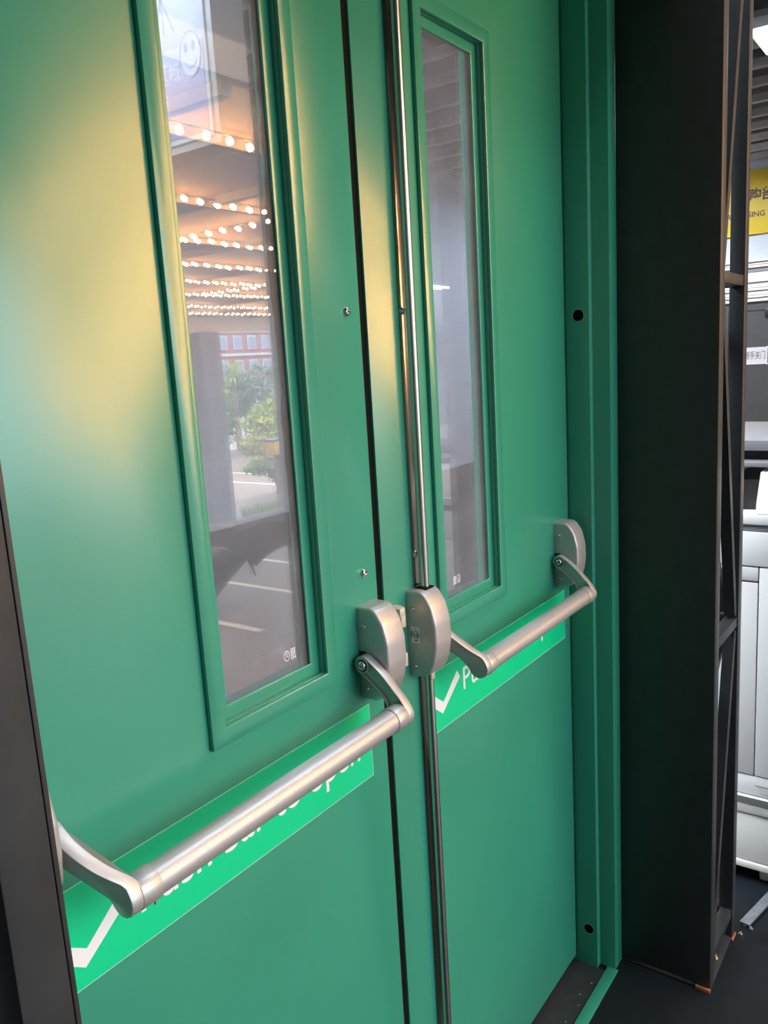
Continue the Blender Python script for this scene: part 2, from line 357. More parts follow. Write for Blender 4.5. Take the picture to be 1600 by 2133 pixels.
door1, pane1 = leaf('door_1', -0.742, -0.0256, (-0.3990, -0.1450, 1.0975), 0.0, 'left green steel door leaf with narrow window, nearer the camera', None)
door2, pane2 = leaf('door_2', -0.0087, 0.7378, (0.1515, 0.4055, 1.0875), -0.004, 'right green steel door leaf carrying the vertical rod', None)

# CCC-like certification prints on the front panes (two-letter oval mark and a small block of tiny type)
def ccc(parent, x, z, flip):
    xd, yd = (1, 0, 0), (0, 0, 1)
    bm = bmesh.new(); o = (x, 0.01255, z)
    s = [(0, 0, 0.0062, 0.0079, 0, 360, 0.0011)]
    for k in range(3):
        cy = -0.0026 + k * 0.0030
        s.append((0, cy, 0.0032, 0.0026, 20 if not flip else 200, 160 if not flip else 340, 0.0010))
    arc_strokes(bm, o, xd, yd, s)
    rects = []; rr = random.Random(5)
    x0 = 0.0085 if not flip else -0.0185
    for c in range(3):
        for r in range(5):
            h = 0.0024
            rects.append((x0 + c * 0.0036, -0.0078 + r * 0.0033, x0 + c * 0.0036 + 0.0028 * (0.7 + 0.3 * rr.random()), -0.0078 + r * 0.0033 + h))
    rect_strokes(bm, o, xd, yd, rects)
    for f in bm.faces: f.normal_flip()
    m = from_bm('certification_mark', bm, 'white_print', parent); m['label'] = 'white oval certification mark on the glass'
ccc(pane1, -0.2329, 1.1669, False)
ccc(pane2, 0.2480, 1.1590, True)

# ---- push bars (panic bars)
def housing(parent, x0, x1, dz, name='housing'):
    prof = [(0.0, 1.047), (-0.026, 1.047), (-0.041, 1.056), (-0.0515, 1.080), (-0.0565, 1.110), (-0.0555, 1.145), (-0.048, 1.175), (-0.037, 1.192), (-0.028, 1.199), (0.0, 1.199)]
    bm = bmesh.new()
    A = [bm.verts.new((x0, p[0], p[1] + dz)) for p in prof]; B = [bm.verts.new((x1, p[0], p[1] + dz)) for p in prof]
    n = len(prof); bm.faces.new(A[::-1]); bm.faces.new(B)
    for i in range(n): bm.faces.new((A[i], A[(i + 1) % n], B[(i + 1) % n], B[i]))
    bmesh.ops.recalc_face_normals(bm, faces=bm.faces)
    bm.normal_update()
    # round off everything but the edges lying on the door
    es = [e for e in bm.edges if not all(abs(v.co.y) < 1e-6 for v in e.verts)]
    bmesh.ops.bevel(bm, geom=es, offset=0.0075, segments=4, profile=0.5, affect='EDGES', clamp_overlap=True)
    return from_bm(name, bm, 'silver', parent, 60)
def arm(parent, x0, x1, dz, channel, shear=0.0):
    P = [Vector((-0.0185, 1.112)), Vector((-0.047, 1.094)), Vector((-0.074, 1.071)), Vector((-0.0825, 1.0435))]
    W = lambda t: 0.0150 * (1 - t) + 0.0115 * t if t < 0.6 else 0.0129 * (1 - (t - 0.6) / 0.4) + 0.0190 * (t - 0.6) / 0.4
    L, R = [], []; n = 16; pts = []
    for i in range(n + 1):
        t = i / n; a = (1 - t)
        p = P[0] * a ** 3 + P[1] * 3 * a * a * t + P[2] * 3 * a * t * t + P[3] * t ** 3
        d = (P[1] - P[0]) * 3 * a * a + (P[2] - P[1]) * 6 * a * t + (P[3] - P[2]) * 3 * t * t; d.normalize()
        nn = Vector((-d.y, d.x)); w = W(t); L.append(p + nn * w); R.append(p - nn * w)
        if i == 0: d0 = d.copy()
        if i == n: d1 = d.copy()
    cap1 = []
    for k in range(1, 8):
        a = math.pi * k / 8; nn = Vector((-d1.y, d1.x)); cap1.append(P[3] + nn * 0.019 * math.cos(a) + d1 * 0.019 * math.sin(a))
    cap0 = []
    for k in range(1, 8):
        a = math.pi * k / 8; nn = Vector((-d0.y, d0.x)); cap0.append(P[0] - nn * 0.015 * math.cos(a) - d0 * 0.015 * math.sin(a))
    poly = [(p.x, p.y + dz) for p in L + cap1 + R[::-1] + cap0]
    o = prism('arm', poly, 'x', x0, x1, 'silver', parent, bev=0.0014, seg=2, smooth=30, inset=('a', 0.0034, 0.0055) if channel else None)
    if shear:
        c = wl(o); ax = (P[3] - P[0]).normalized(); Ln = (P[3] - P[0]).length
        for v in o.data.vertices:
            q = Vector((v.co.y + c.y, v.co.z + c.z - dz)) - P[0]
            t = min(1.0, max(0.0, (q.dot(ax) - 0.004) / (Ln - 0.012))); v.co.x += shear * t ** 1.9
    return o
SHEAR = 0.036
def push_bar(door, xl, xr, dz, kind):
    """xl = right face of the hinge-side housing, xr = left face of the housing at the other end"""
    z = 1.0435 + dz; y = -0.0825
    bar = cyl('push_bar', (xl + 0.070, y, z), (xr - 0.034, y, z), 0.0180, 'silver', door, seg=48)
    bar['label'] = 'round silver push bar'
    for (h0, h1, face, chan, sgn) in ((xl - 0.052, xl, xl, False, 1), (xr, xr + 0.052, xr, True, -1)):
        housing(bar, h0, h1, dz)
        a0, a1 = (face + 0.002, face + 0.018) if sgn > 0 else (face - 0.018, face - 0.002)
        arm(bar, a0, a1, dz, chan, SHEAR if sgn > 0 else 0.0)
        c0 = a1 + SHEAR - 0.002 if sgn > 0 else a0 + 0.002
        c1 = c0 + sgn * 0.026
        cyl('collar', (c0, y, z), (c1, y, z), 0.0196, 'silver', bar, seg=40, bev=0.0012)
        cyl('pivot_boss', (face - 0.0005, -0.0185, 1.112 + dz), (face + sgn * 0.003, -0.0185, 1.112 + dz), 0.0125, 'silver', bar, seg=24)
        side = face if chan else h0
        screw(bar, (side - 0.0002, -0.012, 1.168 + dz), (-1, 0, 0), 0.0036)
        screw(bar, (side - 0.0002, -0.012, 1.066 + dz), (-1, 0, 0), 0.0036)
        if chan:
            # dark slot above the pivot, pivot ring and pivot screw
            box('pivot_slot', face - 0.0006, face + 0.004, -0.0135, -0.0008, 1.111 + dz, 1.128 + dz, 'dark_plastic', bar)
            bm = bmesh.new(); arc_strokes(bm, (a0 + 0.0052, -0.0185, 1.112 + dz), (0, -1, 0), (0, 0, 1), [(0, 0, 0.0105, 0.0105, 0, 360, 0.0018)])
            for f in bm.faces: f.normal_update()
            r = from_bm('pivot_ring', bm, 'silver', bar)
            cyl('pivot_hub', (a0 - 0.0002, -0.0185, 1.112 + dz), (a0 + 0.010, -0.0185, 1.112 + dz), 0.0128, 'silver', bar, seg=28, bev=0.001)
            cyl('pivot_groove', (a0 - 0.0005, -0.0185, 1.112 + dz), (a0 + 0.004, -0.0185, 1.112 + dz), 0.0100, 'dark_plastic', bar, seg=28)
            screw(bar, (a0 - 0.0006, -0.0185, 1.112 + dz), (-1, 0, 0), 0.0068, name='pivot_screw')
    cyl('set_screw', (xl + 0.074, y - 0.006, z - 0.0165), (xl + 0.074, y - 0.007, z - 0.0225), 0.002, 'screw', bar, seg=12)
    return bar
bar1 = push_bar(door1, -0.642, -0.0836, 0.0, 0)
bar2 = push_bar(door2, 0.1055, 0.6556, -0.0105, 1)
# small approval label on the middle housing
lab = box('approval_label', 0.0531, 0.0535, -0.0235, -0.0060, 1.098, 1.127, 'paper', bar2); lab['label'] = 'small white approval label'
bm = bmesh.new(); o = (0.0530, -0.0165, 1.1135)
arc_strokes(bm, o, (0, -1, 0), (0, 0, 1), [(0, 0, 0.0058, 0.0066, 0, 360, 0.0011)])
rect_strokes(bm, o, (0, -1, 0), (0, 0, 1), [(0.0000 - 0.0098, -0.006, -0.0076, 0.006), (-0.0022, -0.0120, 0.0018, -0.0095), (-0.0012, 0.0095, 0.0010, 0.0108)])
from_bm('approval_mark', bm, 'ink', bar2)
text('approval_mark', 'UL', 'ink', bar2, (0.0529, -0.0130, 1.1105), (0, -1, 0), (0, 0, 1), height=0.0060, bold=0.02)

# ---- stickers "Push bar to open"
def sticker(door, x0, x1, z0, z1, vx, vz, tx0, tx1, tz):
    s = box('sticker', x0, x1, -0.0007, 0.0002, z0, z1, 'sticker', door); s['label'] = 'bright green sticker reading Push bar to open'
    poly = [(0, 0), (0.0655, 0.0490), (0.0560, 0.0640), (0.0040, 0.0212), (-0.0300, 0.0458), (-0.0400, 0.0300)]
    c = flat_poly('check_mark', [(vx + px, vz + pz) for px, pz in poly], 'white_print', s, (0, -0.0008, 0), (1, 0, 0), (0, 0, 1)); c['label'] = 'white check mark'
    t = text('lettering', 'Push bar to open', 'white_print', s, (tx0, -0.0011, tz), (1, 0, 0), (0, 0, 1), width=tx1 - tx0, height=None, bold=0.006); t['label'] = 'white lettering Push bar to open'
    # thin pale edge of the film
    bm = bmesh.new(); e = 0.0006
    rect_strokes(bm, (0, -0.0007, 0), (1, 0, 0), (0, 0, 1), [(x0, z0, x1, z0 + e), (x0, z1 - e, x1, z1), (x1 - e, z0, x1, z1)], depth=0.0003)
    from_bm('film_edge', bm, 'white_print', s)
sticker(door1, -0.650, -0.0682, 0.9095, 1.0330, -0.605, 0.9320, -0.527, -0.100, 0.9500)
sticker(door2, 0.108, 0.7040, 0.8990, 1.0160, 0.1497, 0.9285, 0.2265, 0.660, 0.9470)

# ---- screws on the meeting stiles, rods, backing strip, strike pieces
for z in (1.6467, 1.2475):
    screw(door1, (-0.0590, 0.0, z), (0, -1, 0), 0.0062)
strip = box('backing_strip', 0.0775, 0.1085, -0.0022, 0.0, 0.03, ZT - 0.02, 'steel_dark', door2, bev=0.0006); strip['label'] = 'polished dark strip behind the rod'
for z in (1.6497, 1.2455): screw(door2, (0.0845, -0.0022, z), (0, -1, 0), 0.0056)
for nm, z0, z1 in (('upper_rod', 1.180, ZT - 0.03), ('lower_rod', 0.03, 1.050)):
    r = cyl(nm, (0.0870, -0.0170, z0), (0.0870, -0.0170, z1), 0.0078, 'steel', door2, seg=32); r['label'] = 'shiny steel vertical rod'
box('rod_slot', 0.0720, 0.0985, -0.0285, -0.0050, 1.1870, 1.1893, 'black_void', bar2)
box('rod_end', 0.0812, 0.0928, -0.0255, -0.009, 1.022, 1.040, 'cream', door2, bev=0.002)
for z0, z1 in ((1.139, 1.163), (1.071, 1.094)):
    prism('strike_catch', [(0.008, 0.0), (0.008, -0.020), (0.018, -0.022), (0.0255, -0.012), (0.0275, 0.0)], 'z', z0, z1, 'cream', door2, bev=0.001)
prism('strike_catch', [(0.0, 0.0), (0.0, -0.024), (0.012, -0.026), (0.019, -0.016), (0.020, 0.0)], 'z', 1.160, 1.174, 'cream', door2, bev=0.001)

# ---- frame (jambs, head, sill)
frame = empty('trim_1', (0.0, -0.05, 0.0), 'green steel frame around the double door', 'door frame', kind='structure')
def jamb(sgn):
    X = (lambda x: x) if sgn > 0 else (lambda x: -x - 0.010)
    # section in plan (x, y): jamb face, ledge, second face, front strip
    sec = [(0.742, 0.05), (0.742, -0.056), (0.7595, -0.056), (0.7595, -0.0965), (0.8064, -0.0965), (0.8064, 0.05)]
    j = prism('jamb', [(X(a), b) for a, b in sec], 'z', 0.0, 2.46, 'green', frame, bev=0.0012)
    return j
jr = jamb(1); jamb(-1)
box('head', -0.752, 0.742, -0.056, 0.05, 2.4225, 2.46, 'green', frame)
sill = box('sill_bar', -0.7595, 0.7585, -0.1040, -0.0760, 0.0, 0.0045, 'green', frame, bev=0.001)
for (y, z) in ((-0.0305, 1.6465), (-0.0335, 0.1060)):
    bm = bmesh.new(); ring = []
    seg = 28
    r0 = [bm.verts.new((0.7417, y + 0.0130 * math.cos(2 * math.pi * k / seg), z + 0.0130 * math.sin(2 * math.pi * k / seg))) for k in range(seg)]
    bm.faces.new(r0)
    from_bm('bolt_hole', bm, 'black_void', jr)['label'] = 'round black bolt hole'
    bm = bmesh.new(); arc_strokes(bm, (0.7419, y, z), (0, -1, 0), (0, 0, 1), [(0, 0, 0.0137, 0.0137, 0, 360, 0.0009)])
    from_bm('hole_rim', bm, 'cream', jr)
    bm = bmesh.new(); cyl_bm(bm, (0.7415, y, z), (0.7421, y, z), 0.0128, 28)
    from_bm('bolt_cup', bm, 'black_void', jr)
box('gap_shade_fill', 0.7378, 0.7425, 0.004, 0.012, 0.02, 2.42, 'black_void', frame)  # black strip painted in for the dark gap beside the leaf
box('meeting_gap', -0.0256, -0.0087, 0.004, 0.040, 0.02, 2.42, 'black_void', frame)  # black fill standing in for the shaded recess between the leaves
thr = box('threshold', -0.742, 0.742, -0.0745, 0.06, 0.0, 0.0012, 'plate', frame)
# pale grit on the threshold

# ================================================================== BLACK DISPLAY TRUSSES
def truss(sgn, label):
    X = (lambda x: x) if sgn > 0 else (lambda x: 0.014 - x)
    t = empty('display_truss', (X(0.93), -0.21, 0.0), label, 'truss', 'black box trusses holding the display doors')
    def bx(name, a, b, y0, y1, z0, z1, m, bev=0.001): return box(name, min(X(a), X(b)), max(X(a), X(b)), y0, y1, z0, z1, m, t, bev)
    p = bx('cover_panel', 0.8065, 0.8100, -0.3165, -0.0900, 0.012, 2.75, 'black', 0.0006); p['label'] = 'flat black side board'
    W = 0.0335
    for x in (0.8105, 1.0265):
        for y in (-0.317, -0.128):
            bx('post', x, x + W, y, y + W, 0.006, 3.3, 'black_post', 0.0015)
    zs = [0.075, 0.885, 1.705, 2.525, 3.25]
    for z in zs:
        for y in (-0.3165, -0.1275):
            bx('rung', 0.8435, 1.027, y + 0.002, y + 0.030, z - 0.012, z + 0.012, 'black_post')
        for x in (0.812, 1.028):
            bx('side_rung', x, x + 0.028, -0.284, -0.128, z - 0.012, z + 0.012, 'black_post')
    def brace(a, b, y, name='brace', flat=0.026):
        a = Vector(a); b = Vector(b); d = (b - a).normalized(); side = d.cross(Vector((0, 1, 0))).normalized()
        bm = bmesh.new(); vv = []
        for e in (a, b):
            for s1 in (-1, 1):
                for s2 in (-1, 1): vv.append(bm.verts.new(e + side * s1 * 0.0105 + Vector((0, 1, 0)) * s2 * 0.0125))
        for f in ((0, 1, 3, 2), (4, 6, 7, 5), (0, 4, 5, 1), (2, 3, 7, 6), (0, 2, 6, 4), (1, 5, 7, 3)): bm.faces.new([vv[i] for i in f])
        bmesh.ops.recalc_face_normals(bm, faces=bm.faces)
        return from_bm(name, bm, 'black_post', t)
    for y in (-0.3005, -0.1115):
        left = True
        for z0, z1 in zip(zs, zs[1:]):
            xa, xb = (0.850, 1.020) if left else (1.020, 0.850)
            brace((X(xa), y, z0 + 0.02), (X(xb), y, z1 - 0.02), y); left = not left
    for k, (z0, z1) in enumerate(zip(zs, zs[1:])):
        ya, yb = (-0.280, -0.130) if k % 2 else (-0.130, -0.280)
        a = Vector((X(1.043), ya, z0 + 0.02)); b = Vector((X(1.043), yb, z1 - 0.02)); d = (b - a).normalized(); side = d.cross(Vector((1, 0, 0))).normalized()
        bm = bmesh.new(); vv = []
        for e in (a, b):
            for s1 in (-1, 1):
                for s2 in (-1, 1): vv.append(bm.verts.new(e + side * s1 * 0.0105 + Vector((1, 0, 0)) * s2 * 0.0125))
        for f in ((0, 1, 3, 2), (4, 6, 7, 5), (0, 4, 5, 1), (2, 3, 7, 6), (0, 2, 6, 4), (1, 5, 7, 3)): bm.faces.new([vv[i] for i in f])
        bmesh.ops.recalc_face_normals(bm, faces=bm.faces); from_bm('side_brace', bm, 'black_post', t)
    bx('base_plate', 0.8065, 1.0595, -0.317, -0.0945, 0.0005, 0.006, 'plate', 0.001)
    for (x, y) in ((0.985, -0.270), (0.925, -0.300), (0.875, -0.262)):
        pos = (X(x), y, 0.006)
        bm = bmesh.new(); cyl_bm(bm, pos, (pos[0], y, 0.0085), 0.0080, 20); cyl_bm(bm, (pos[0], y, 0.0085), (pos[0], y, 0.0145), 0.0058, 6); cyl_bm(bm, (pos[0], y, 0.0145), (pos[0], y, 0.0235), 0.0030, 12)
        from_bm('bolt', bm, 'zinc', t, 40)
    bx('shim', 0.800, 0.8085, -0.318, -0.283, 0.0, 0.009, 'orange', 0.001)
    bx('shim', 1.018, 1.052, -0.3225, -0.3172, 0.0, 0.007, 'orange', 0.001)
    return t
truss(1, 'black square-tube truss with flat side board, right of the doors')
truss(-1, 'black truss post at the left edge, nearest the camera')
hdr = box('wall_header', -0.80, 0.8065, -0.3165, -0.0, 2.4605, 2.75, 'black', bev=0.001); tag(hdr, 'black header board above the double door', 'header board', kind='structure')
box('wall_header_upper', -0.792, 0.806, -0.0945, 0.05, 2.4601, 2.4604, 'black')['kind'] = 'structure'
o = bpy.data.objects['wall_header_upper']; tag(o, 'thin black soffit above the door head', 'soffit')

# ================================================================== FLOOR LITTER AND PROFILE
prof = empty('aluminium_profile', (1.30, -0.34, 0.0), 'grey aluminium profile lying on the dark floor by the machine', 'metal profile')
def prof_piece(name, off0, off1, z0, z1):
    a = Vector((1.098, -0.3215, 0)); b = Vector((1.62, -0.440, 0)); d = (b - a).normalized(); s = Vector((d.y, -d.x, 0))
    bm = bmesh.new(); vv = []
    for e in (a, b):
        for o_ in (off0, off1):
            for z in (z0, z1): vv.append(bm.verts.new(e + s * o_ + Vector((0, 0, z))))
    for f in ((0, 1, 3, 2), (4, 6, 7, 5), (0, 4, 5, 1), (2, 3, 7, 6), (0, 2, 6, 4), (1, 5, 7, 3)): bm.faces.new([vv[i] for i in f])
    bmesh.ops.recalc_face_normals(bm, faces=bm.faces); return from_bm(name, bm, 'alu', prof)
prof_piece('top_flange', 0.0, 0.0255, 0.009, 0.0105); prof_piece('web', 0.0085, 0.010, 0.0, 0.009); prof_piece('web', 0.0145, 0.016, 0.0, 0.009); prof_piece('foot_flange', 0.0085, 0.016, 0.0, 0.0012); prof_piece('lip', 0.0245, 0.0255, 0.005, 0.009); prof_piece('lip', 0.0, 0.001, 0.005, 0.009)
for i, (x, y, lab_) in enumerate(((1.090, -0.3520, 'small shiny nut beside the end of the aluminium profile'), (1.055, -0.3330, 'small shiny nut between the truss foot and the profile'))):
    bm = bmesh.new(); cyl_bm(bm, (x, y, 0), (x, y, 0.005), 0.0055, 6); cyl_bm(bm, (x, y, 0.005), (x, y, 0.009), 0.0030, 12)
    tag(from_bm('nut', bm, 'screw', None, 40), lab_, 'nut', 'loose nuts on the floor')
rr = random.Random(11)
for i in range(7):
    x = 0.38 + 0.05 * i + rr.random() * 0.03; y = -0.045 - rr.random() * 0.022
    bm = bmesh.new(); bmesh.ops.create_icosphere(bm, subdivisions=1, radius=0.0014, matrix=Matrix.Translation((x, y, 0.0024)))
    from_bm('grit_crumb', bm, 'white_print', frame, 60)

# ================================================================== WHITE MACHINE ON CASTERS
mach = empty('office_machine', (1.60, -0.35, 0.0), 'large white office machine with panels, standing on casters', 'machine')
Y0, Y1 = -1.05, 0.25
def mb(name, x0, z0, z1, m, y0=Y0, y1=Y1, bev=0.003, x1=1.95): return box(name, x0, x1, y0, y1, z0, z1, m, mach, bev)
mb('base_tray', 1.290, 0.050, 0.070, 'machine_w')
mb('lower_body', 1.296, 0.072, 0.222, 'machine_w')
mb('lower_ledge', 1.290, 0.225, 0.252, 'machine_w')
prism('sloped_ledge', [(1.272, 0.286), (1.95, 0.286), (1.95, 0.252), (1.292, 0.252)], 'y', Y0, Y1, 'machine', mach, bev=0.002)
box('ledge_slot', 1.2885, 1.293, -0.352, -0.338, 0.2365, 0.2405, 'white_print', mach)
mb('main_body', 1.283, 0.289, 0.350, 'machine')
mb('side_cover', 1.280, 0.352, 0.962, 'machine', y0=Y0, y1=-0.3135)
mb('front_door', 1.280, 0.352, 0.918, 'machine', y0=-0.3110, y1=Y1)
mb('slim_panel', 1.280, 0.922, 0.962, 'machine', y0=-0.3110, y1=Y1)
mb('body_core', 1.287, 0.350, 1.060, 'dark_plastic', y0=Y0 + 0.02, y1=Y1 - 0.02, bev=0.0)
mb('upper_panel', 1.278, 0.965, 1.060, 'machine')
mb('dark_band', 1.284, 1.062, 1.078, 'grey_plastic', bev=0.001)
mb('top_slab', 1.276, 1.080, 1.106, 'machine')
prism('document_feeder', [(1.290, 1.107), (1.300, 1.140), (1.345, 1.215), (1.80, 1.225), (1.80, 1.107)], 'y', -1.0, -0.298, 'machine', mach, bev=0.003)
prism('document_feeder', [(1.285, 1.107), (1.290, 1.128), (1.310, 1.160), (1.80, 1.180), (1.80, 1.107)], 'y', -0.215, 0.22, 'machine', mach, bev=0.003)
mb('feeder_recess', 1.36, 1.107, 1.19, 'dark_plastic', y0=-0.297, y1=-0.216, bev=0.0)
mb('dark_shelf', 1.34, 1.228, 1.240, 'grey_plastic', y0=-1.0, y1=0.22, bev=0.001)
mb('rear_tray', 1.38, 1.268, 1.296, 'grey_plastic', y0=-1.0, y1=0.22, bev=0.001)
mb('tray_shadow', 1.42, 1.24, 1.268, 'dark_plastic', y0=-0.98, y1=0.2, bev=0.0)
prism('handle_recess', [(-0.330, 0.300), (-0.318, 0.321), (-0.600, 0.321), (-0.588, 0.300)], 'x', 1.2815, 1.284, 'machine_w', mach)
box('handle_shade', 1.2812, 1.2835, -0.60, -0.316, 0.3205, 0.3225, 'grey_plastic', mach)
for (y, x) in ((-0.338, 1.338), (-0.98, 1.315), (0.18, 1.315), (-0.98, 1.9), (0.18, 1.9)):
    c = cyl('caster', (x, y - 0.011, 0.026), (x, y + 0.011, 0.026), 0.026, 'caster', mach, seg=24, bev=0.004)
    cyl('caster_hub', (x, y - 0.0125, 0.026), (x, y + 0.0125, 0.026), 0.012, 'dark_plastic', c, seg=16)
    box('caster_fork', x - 0.006, x + 0.020, y - 0.014, y + 0.014, 0.040, 0.052, 'grey_plastic', c)

# ================================================================== FAR WALL OF THE HALL
sb = empty('sign_board', (9.58, 1.4, 2.766), 'yellow board with plum Chinese and English lettering, high on far wall', 'sign')
box('board', 9.56, 9.595, -0.6, 2.9, 2.766, 3.476, 'yellow', sb, bev=0.004)
def far_text(name, s, ystart, z, width, height, m, parent, x=9.557, bold=0.0):
    return text(name, s, m, parent, (x, ystart, z), (0, -1, 0), (0, 0, 1), width=width, height=height, bold=bold)
t = far_text('lettering', '采购部', 1.665, 3.145, 0.44, None, 'plum', sb, bold=0.018)
t = far_text('small_lettering', 'PURCHASING', 1.845, 2.960, 0.515, None, 'plum', sb, bold=0.010)
sh = empty('roller_shutter', (9.57, 1.4, 2.0), 'white roller shutter box with ribs under the yellow board', 'shutter')
zz = 2.005
for i, (h, dx) in enumerate(((0.045, 0.03), (0.030, 0.05), (0.050, 0.03), (0.035, 0.055), (0.060, 0.03), (0.115, 0.06), (0.050, 0.02), (0.035, 0.05), (0.030, 0.03), (0.035, 0.06))):
    box('shutter_rib', 9.595 - dx, 9.597, -1.2, 3.4, zz, zz + h - 0.006, 'white_shutter' if i != 6 else 'grey_plastic', sh, bev=0.004); zz += h
nt_ = empty('paper_notice', (9.59, 1.39, 1.273), 'white paper notice with Chinese characters taped on dark wall', 'notice')
box('sheet', 9.594, 9.5975, 1.272, 1.60, 1.275, 1.476, 'paper', nt_)
text('lettering', '请随手关门', 'ink', nt_, (9.592, 1.585, 1.345), (0, -1, 0), (0, 0, 1), width=0.285, height=0.095)
box('tape', 9.592, 9.5945, 1.265, 1.285, 1.468, 1.482, 'white_print', nt_); box('tape', 9.592, 9.5945, 1.265, 1.285, 1.268, 1.282, 'white_print', nt_)
pl = box('wall_plate', 9.57, 9.598, 1.18, 1.31, 1.82, 1.92, 'dark_plastic', bev=0.004); tag(pl, 'small dark plate on the far wall above the notice', 'plate')
box('door_seam', 9.594, 9.5985, 0.2, 1.72, 1.90, 1.906, 'dark_plastic', bpy.data.objects['wall_right'])
box('door_seam', 9.594, 9.5985, 1.716, 1.722, 0.0, 1.906, 'dark_plastic', bpy.data.objects['wall_right'])

# ================================================================== CEILING LAMPS
def lamp(x, y, z, lx, ly, label, k=1):
    t = empty('ceiling_lamp', (x, y, z), label, 'lamp', 'white ceiling lamps of the hall')
    box('housing', x - lx / 2, x + lx / 2, y - ly / 2, y + ly / 2, z + 0.012, z + 0.07, 'lamp_body', t, bev=0.006)
    box('diffuser', x - lx / 2 + 0.01, x + lx / 2 - 0.01, y - ly / 2 + 0.01, y + ly / 2 - 0.01, z, z + 0.014, 'lamp' if k == 1 else 'lamp_added', t, bev=0.003)
    cyl('hanger', (x, y, z + 0.07), (x, y, 3.60), 0.006, 'lamp_body', t, seg=8)
lamp(4.55, 0.02, 3.27, 0.5, 0.78, 'glaring white lamp at the top right corner')
lamp(1.25, -0.86, 3.46, 1.5, 0.45, 'long white lamp overhead in front of the doors')
lamp(-0.3, 1.9, 3.40, 1.8, 0.9, 'large white lamp added behind the display doors to brighten wall and machine', 2)  # unseen lamp added to light the back wall and the machine front
lamp(7.8, 2.3, 3.40, 0.6, 1.2, 'white lamp added in the back of the hall to brighten the yellow board', 2)  # unseen lamp added to light the far wall and its board

# ================================================================== HANGING SIGN BEHIND THE DOORS (seen through the glass)
hs = empty('hanging_sign', (0.90, 1.5, 2.25), 'pale box sign with smiling face and Chinese text behind the glass', 'sign')
box('sign_box', 0.832, 0.97, 1.125, 1.90, 2.25, 3.25, 'sign_frame', hs, bev=0.004)
box('sign_face', 0.826, 0.8325, 1.150, 1.88, 2.275, 3.22, 'lightbox', hs, bev=0.002)
box('sign_panel', 0.8245, 0.8262, 1.165, 1.88, 2.290, 2.545, 'sign_blue', hs, bev=0.0005)
YD = (0, -1, 0); ZD = (0, 0, 1)
bm = bmesh.new(); N_ = 32
vv = [bm.verts.new((0.8236, 1.218 + 0.045 * math.cos(2 * math.pi * k / N_), 2.515 + 0.062 * math.sin(2 * math.pi * k / N_))) for k in range(N_)]; bm.faces.new(vv)
from_bm('smiling_face', bm, 'lightbox', hs)['label'] = 'round smiling face emblem'
bm = bmesh.new(); arc_strokes(bm, (0.8234, 1.218, 2.515), YD, ZD, [(0, 0, 0.047, 0.064, 0, 360, 0.004), (0, -0.006, 0.032, 0.034, 205, 335, 0.004), (-0.017, 0.020, 0.008, 0.014, 0, 360, 0.0078), (0.017, 0.020, 0.008, 0.014, 0, 360, 0.0078)])
from_bm('smiling_face_lines', bm, 'sign_blue', hs)
text('lettering', '区域', 'lightbox', hs, (0.8236, 1.372, 2.455), YD, ZD, width=0.105, height=0.062)
text('lettering', '里', 'lightbox', hs, (0.8236, 1.372, 2.372), YD, ZD, width=0.040, height=0.052)
bm = bmesh.new(); rr = random.Random(2); y = 0.0; rc = []
while y < 0.155:
    h = 0.010 + 0.012 * rr.random(); rc.append((y, -0.003 * rr.random(), y + 0.0028, h)); rc.append((y, h * 0.5, y + 0.006, h * 0.5 + 0.0025)); y += 0.0085
rect_strokes(bm, (0.8236, 1.372, 2.322), YD, ZD, rc); from_bm('small_lettering', bm, 'lightbox', hs)
flat_poly('easel_picture', [(0, 0), (0.085, 0), (0.085, 0.085), (0, 0.085)], 'sign_blue', hs, (0.8258, 1.372, 2.700), YD, ZD)
for a, b in ((0.042, 0.010), (0.042, 0.045), (0.042, 0.088)):
    flat_poly('easel_leg', [(b - 0.003, -0.105), (b + 0.003, -0.105), (a + 0.003, 0), (a - 0.003, 0)], 'sign_blue', hs, (0.8258, 1.372, 2.700), YD, ZD)
for y in (1.2, 1.8): cyl('sign_hanger', (0.90, y, 3.25), (0.90, y, 3.60), 0.008, 'lamp_body', hs, seg=8)

# ================================================================== OUTSIDE, BEHIND THE CAMERA (mirrored in the glass and the paint)
def V(x, yv, z): return Vector((x, 0.045 - yv, z))
def vbox(name, x0, x1, v0, v1, z0, z1, m, parent=None, bev=0.0): return box(name, x0, x1, 0.045 - v1, 0.045 - v0, z0, z1, m, parent, bev)
ZG = -1.5
tag(vbox('ground_paving', -14, 24, 2.08, 12.6, ZG - 0.1, ZG, 'paving'), 'grey brick paving under the canopy', 'paving', kind='structure')
tag(vbox('ground_road', -60, 90, 12.6, 90, ZG - 0.14, ZG - 0.03, 'road'), 'pale sunlit road beyond the canopy', 'road', kind='structure')
for (x, v0, v1, lb) in ((7.03, 6.6, 8.10, 'white parking line on the paving, nearest the door'), (8.30, 7.2, 9.3, 'white parking line on the paving, second from the door'), (9.32, 9.6, 11.2, 'white parking line on the paving by the brick pillar'), (5.6, 6.0, 7.0, 'short white parking line at the front of the paving')):
    tag(vbox('parking_line', x - 0.05, x + 0.05, v0, v1, ZG, ZG + 0.003, 'line'), lb, 'road marking', 'parking lines')
for i, (x, v) in enumerate(((16.5, 15.5), (15.0, 16.5))):
    tag(vbox('road_line', x - 0.07, x + 0.07, v - 2.2, v + 2.2, ZG - 0.03, ZG - 0.026, 'line'), ('white line on the sunlit road, farther from the canopy' if i == 0 else 'white line on the sunlit road, closer to the canopy'), 'road marking', 'road lines')
